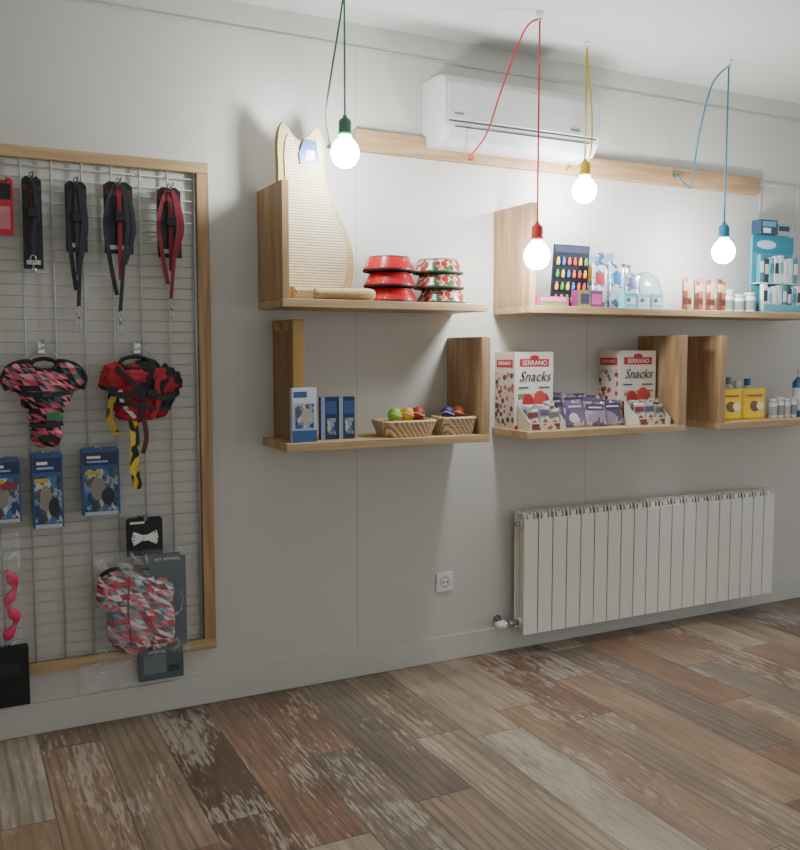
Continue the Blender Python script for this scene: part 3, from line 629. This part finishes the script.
tray(2.2,2.385,-.268,-.172,'cream cardboard tray of small snack pouches',cells(['#b9b7b0','#8f8d8a','#d0cdc4'],30,.25,1))
tray(2.80,2.995,-.262,-.165,'cream cardboard tray with snack pouches by box',cells(['#c6bfae','#a39b8c','#dcd5c6'],30,.25,1))
CRUMP=[cells(c,30,.22,1,warp=.04) for c in (['#6a5478','#a9a4b0','#54405f','#8a8496'],['#8a8494','#5f4a6e','#b4b0ba','#6f5c7c'],['#5c4868','#7f7688','#9c96a6','#4c3a58'])]
for i in range(6):
    x=2.455+i*.054;k=i%2
    pack('treat_sachet','mauve and silver printed treat sachet leaning on the shelf','snack pouch',x,-.125-.062*k,SB+.002,.112,.15-.03*k+random.uniform(-.01,.01),.018,CRUMP[i%3],[(.10,.90,.62,.86,M(('#4a3658','#6c5a7c','#433050')[i%3],.3)),(.2,.8,.70,.76,M('#d0ccd6',.3)),(.15,.6,.14,.5,M(('#9a7a9c','#c4c0ca','#8a7690')[i%3],.3),'e')],shape='pouch',rot=(-.3,random.uniform(-.06,.06),random.uniform(-.2,.2)),group='mauve treat sachets')
# ---------------------------------------------------------------- shelf E
for i in range(8):
    x=3.125+i*.037
    pack('stick_pack',['red and brown meat stick packet','cream and red meat stick packet'][i%2],'snack packet',x,-.2+.012*(i%2),SA,.035,.155-.006*(i%3),.014,M(['#7a3a2c','#a88468','#5a3428','#99503a'][i%4],.4),[(.1,.9,.6,.85,M('#b09272')),(.1,.9,.2,.4,M('#4a281e'))],shape='pouch',group='meat stick packets')
def jar(x,y,z,r_,h,body,cap,lab,lm=None,name='jar',cat='jar',neck=.6,grp=None):
    b=BM();lathe(b,[(0,0),(r_*.94,0),(r_,.004),(r_,h*.72),(r_*neck,h*.82),(r_*neck,h*.84)],seg=24)
    o=mk(name,b,body,loc=(x,y,z),label=lab,cat=cat,group=grp)
    b=BM();lathe(b,[(r_*neck*1.08,h*.83),(r_*neck*1.12,h*.84),(r_*neck*1.08,h),(0,h)],seg=24);mk('cap',b,cap,parent=o)
    b=BM();lathe(b,[(r_*1.01,h*.14),(r_*1.012,h*.15),(r_*1.012,h*.6),(r_*1.01,h*.61)],seg=24);mk('label_band',b,lm or BLUE,parent=o)
    return o
for i,x in enumerate((3.455,3.52,3.585)):
    jar(x,-.15-.01*i,SA,.03,.10-.01*(i%2),M('#d3d4d2',.3),M('#b9bcbc',.3),'small white plastic jar with grey label band',M('#7e868a',.4),neck=.85,grp='small white jars')
    if i<2:jar(x+.02,-.08,SA,.028,.12,M('#d0d2d0',.3),M('#c6c8c6',.3),'taller white plastic jar at the wall side',M('#6c7a84',.4),neck=.85,grp='small white jars')
r=mk('teal_display_stand',None,None,loc=(3.815,-.10,SA),label='teal countertop display stand tightly packed with slim packs',cat='product display')
mk('back_board',box(BM(),-.15,.15,-.005,.005,0,.40,.002),M('#4f9fb4',.4),parent=r)
b=BM();box(b,-.15,.15,-.008,-.005,.31,.395);mk('header_panel',b,TEAL,parent=r)
b=BM();patch(b,-.12,.02,.33,.375,lambda a,c:-.0086,ell=True);mk('header_emblem',b,M('#c9dce0'),parent=r)
b=BM();box(b,-.15,.15,-.09,-.006,0,.012,.002);box(b,-.15,.15,-.09,-.085,.012,.045,.001);mk('tray',b,M('#5fa2b2',.4),parent=r)
mk('small_ledge',box(BM(),-.145,.145,-.06,-.005,.150,.156,.001),M('#c9d0d0',.4),parent=r)
cs=['#dfe2e1','#3c8a9a','#d5dada','#26343a','#e3e5e4','#7fb4c0','#c9cfd0']
for j in range(2):
    for i in range(8):
        b=BM();xc=-.122+i*.035;yc=-.062 if j==0 else -.036;zb=.013 if j==0 else .157;h_=(.135 if j==0 else .14)-.006*((i*3)%4)
        box(b,xc-.015,xc+.015,yc-.012,yc+.012,zb,zb+h_,.003);p=mk('slim_pack',b,M(cs[(i*2+j)%7],.35),parent=r)
        b=BM();box(b,xc-.012,xc+.012,yc-.0135,yc-.0122,zb+h_*.35,zb+h_*.75);mk('printed_panel',b,M(cs[(i*2+j+3)%7],.35),parent=p)
pack('blue_box','dark blue small box lying on top of the stand','package',3.755,-.10,SA+.4,.12,.075,.06,M('#24405c',.4),[(.1,.9,.55,.9,M('#5f98ac')),(.15,.6,.12,.45,WHITE)])
pack('pale_box','pale grey small box on top of the stand','package',3.87,-.10,SA+.4,.095,.062,.05,M('#8f9ea4',.4),[(.1,.9,.4,.8,M('#2c3a45'))])
# ---------------------------------------------------------------- shelf F
for i,x in enumerate((3.47,3.635)):
    pack('yellow_pouch',('bright yellow treat pouch with dog picture','second bright yellow treat pouch with dog picture')[i],'treat bag',x,-.17,SB,.158,.155,.055,YEL,[(.08,.92,.68,.84,M('#e8b428')),(.2,.8,.74,.79,M('#8a5a20')),(.25,.62,.25,.6,M('#7a5a34'),'e'),(.5,.85,.3,.55,M('#f2e6c0'),'e')],shape='stand',group='yellow treat pouches',rot=(0,0,-.1))
for i,(x,h,c) in enumerate(((3.50,.19,'#dcdcd8'),(3.565,.21,'#cfd4d4'),(3.63,.19,'#e3e1da'),(3.70,.20,'#d8d8d2'))):
    jar(x,-.07,SB,.03,h,M(c,.3),(WHITE,GREY,WHITE,TEAL)[i],'white plastic bottle behind the yellow pouches',M(['#5f8a9a','#8a8a7e','#44545c','#9aa4a8'][i],.4),'bottle','bottle',.5,'white bottles behind pouches')
for i in range(4):
    jar(3.765+i*.048,-.18,SB,.023,.10+.008*(i%2),M('#dddfdc',.3),M('#c9cfcf'),'short white tub with grey label on the shelf',M(['#a8b4b8','#8f9890','#b7b7ac','#7c8a90'][i],.4),'tub','tub',.85,'short tubs on the shelf')
jar(3.972,-.17,SB,.035,.25,M('#2b5fa0',.3),WHITE,'tall blue shampoo bottle at the shelf end',M('#e2e6e8',.4),'bottle','bottle',.4)
r=mk('wire_wall_bracket',None,None,loc=(3.78,0,2.25),label='thin white metal wall rail with hanging vertical strips',cat='wall bracket')
b=BM();tube(b,[(0,-.02,0),(.6,-.02,0)],.004,8);mk('rail',b,GRIDW,parent=r)
for x in (.02,.3,.58):
    b=BM();tube(b,cr([(x,0,0),(x,-.02,0),(x,-.026,-.02),(x,-.02,-.22)],4),.0026,8);mk('upright',b,GRIDW,parent=r)
# ---------------------------------------------------------------- radiator
rad=mk('radiator',None,None,loc=(2.272,-.001,.10),label='long white ribbed aluminium radiator mounted on the wall',cat='radiator')
RW=M('#efece2',.35,0,.02)
s0=None
for i in range(20):
    if s0 is None:
        b=BM()
        box(b,.0025,.0775,-.125,-.118,0,.530,.0025)
        box(b,.032,.048,-.118,-.045,.01,.55,.002)
        box(b,.006,.074,-.045,-.04,.01,.545,.002)
        cyl(b,(0,-.082,.05),(.08,-.082,.05),.02,.02,16);cyl(b,(0,-.082,.505),(.08,-.082,.505),.02,.02,16)
        for xa in (.008,.026,.046,.064):
            prism(b,[(-.118,.528),(-.118,.548),(-.108,.560),(-.05,.560),(-.05,.553),(-.104,.552),(-.112,.543),(-.112,.528)],xa,xa+.008,axis='x')
        box(b,.006,.074,-.100,-.05,.549,.553,.001)
        s0=mk('section',b,RW,parent=rad)
    else:
        c=s0.copy();COL.objects.link(c);c.location=(i*.08,0,0)
for x in (.24,1.36):
    mk('wall_bracket',box(BM(),x,x+.012,-.06,0,.40,.43,.002),RW,parent=rad)
b=BM();cyl(b,(-.045,-.082,.05),(0.0,-.082,.05),.012,.012,16);cyl(b,(-.05,-.082,.05),(-.03,-.082,.05),.018,.018,6);cyl(b,(-.06,-.001,.05),(-.06,-.095,.05),.009,.009,16);cyl(b,(-.06,-.005,.05),(-.06,-.001,.05),.022,.022,20)
vb=mk('valve_body',b,CHROME,parent=rad)
b=BM();lathe(b,[(0,0),(.017,0),(.02,.004),(.019,.03),(.015,.046),(0,.048)],seg=16);mk('thermostat_knob',b,WHITE,parent=rad,loc=(-.07,-.082,.05),rot=(0,-math.pi/2,0))
b=BM();cyl(b,(0,0,0),(.012,0,0),.014,.014,12);mk('bleed_cap',b,CHROME,parent=rad,loc=(-.012,-.082,.505))
# socket
so=mk('wall_socket',None,None,loc=(1.932,0,.36),label='square white wall power socket near the floor',cat='power socket')
b=BM();box(b,-.043,.043,-.009,0,-.043,.043,.004);mk('cover_plate',b,WHITE,parent=so)
b=BM();lathe(b,[(.024,0),(.022,.001),(.019,-.004),(0,-.004)],seg=28);mk('recess',b,M('#8f908c',.5),parent=so,loc=(0,-.0095,0),rot=(math.pi/2,0,0))
for s in (-1,1):
    b=BM();cyl(b,(s*.0095,-.0065,0),(s*.0095,-.0145,0),.003,.003,12);mk('pin_hole',b,BLK,parent=so)
# ---------------------------------------------------------------- lamps
BULB=M('#f4faff',.3,emit=205)
def lamp(x,y,zs,col,cname,loop):
    r=mk('pendant_lamp',None,None,loc=(x,y,2.7),label='bare bulb pendant lamp with '+cname+' socket and looped cord',cat='pendant lamp',group='bare bulb pendant lamps')
    c=M(col,.45)
    b=BM();lathe(b,[(0,0),(.014,0),(.015,-.008),(.006,-.014),(0,-.014)],seg=16);tube(b,cr([(0,0,-.01),(.010,0,-.02),(.005,0,-.032),(-.008,0,-.028)],5),.0025,8);mk('ceiling_hook',b,WHITE,parent=r)
    L0=zs-2.7
    b=BM();tube(b,[(0,0,-.024),(0,0,L0*.5),(0,0,L0)],.0038,8)
    tube(b,cr([(0,0,-.024)]+[(p[0]-x,p[1]-y,p[2]-2.7) for p in loop],10),.0038,8);mk('cord',b,c,parent=r)
    b=BM();lathe(b,[(0,.012),(.007,.010),(.010,0),(.020,-.006),(.0235,-.014),(.0235,-.05),(.026,-.052),(.026,-.062),(.022,-.064),(0,-.064)],seg=24);mk('lamp_socket',b,c,parent=r,loc=(0,0,L0))
    b=BM();lathe(b,[(0,-.056),(.018,-.06),(.020,-.068),(.036,-.084),(.048,-.104),(.052,-.124),(.048,-.144),(.036,-.164),(.018,-.175),(0,-.177)],seg=28);mk('light_bulb',b,BULB,parent=r,loc=(0,0,L0))
    b=BM();cyl(b,(0,0,0),(0,.02,0),.008,.008,14);e=loop[-1];mk('wall_plug',b,c,parent=r,loc=(e[0]-x,e[1]-y,e[2]-2.7))
lamp(1.312,-.35,2.225,'#2f6a48','green',[(1.295,-.34,2.55),(1.268,-.33,2.38),(1.275,-.26,2.25),(1.39,-.02,2.20)])
lamp(2.104,-.434,1.885,'#c02a20','red',[(2.057,-.40,2.635),(2.024,-.3,2.446),(1.987,-.25,2.277),(1.95,-.22,2.205),(1.98,-.12,2.195),(2.03,-.06,2.208)])
lamp(2.482,-.248,2.20,'#b8a018','yellow',[(2.498,-.252,2.52),(2.515,-.25,2.38),(2.515,-.24,2.23),(2.53,-.14,2.19),(2.55,-.06,2.208)])
lamp(3.207,-.351,1.965,'#1f6f86','blue',[(3.139,-.32,2.589),(3.143,-.25,2.403),(3.20,-.15,2.20),(3.235,-.1,2.172),(3.19,-.065,2.235)])
# ---------------------------------------------------------------- light & camera
w=bpy.data.worlds.new('world');bpy.context.scene.world=w;w.use_nodes=True
w.node_tree.nodes['Background'].inputs[0].default_value=(.91,.97,1,1);w.node_tree.nodes['Background'].inputs[1].default_value=.85
cam=bpy.data.cameras.new('camera');o=bpy.data.objects.new('camera',cam);COL.objects.link(o)
o.location=(0,-3.39,1.38);cam.sensor_fit='HORIZONTAL';cam.sensor_width=36;cam.lens=40.05;cam.clip_start=.05
o.rotation_euler=(math.pi/2-math.atan(73/890),0,-math.radians(26.8));bpy.context.scene.camera=o
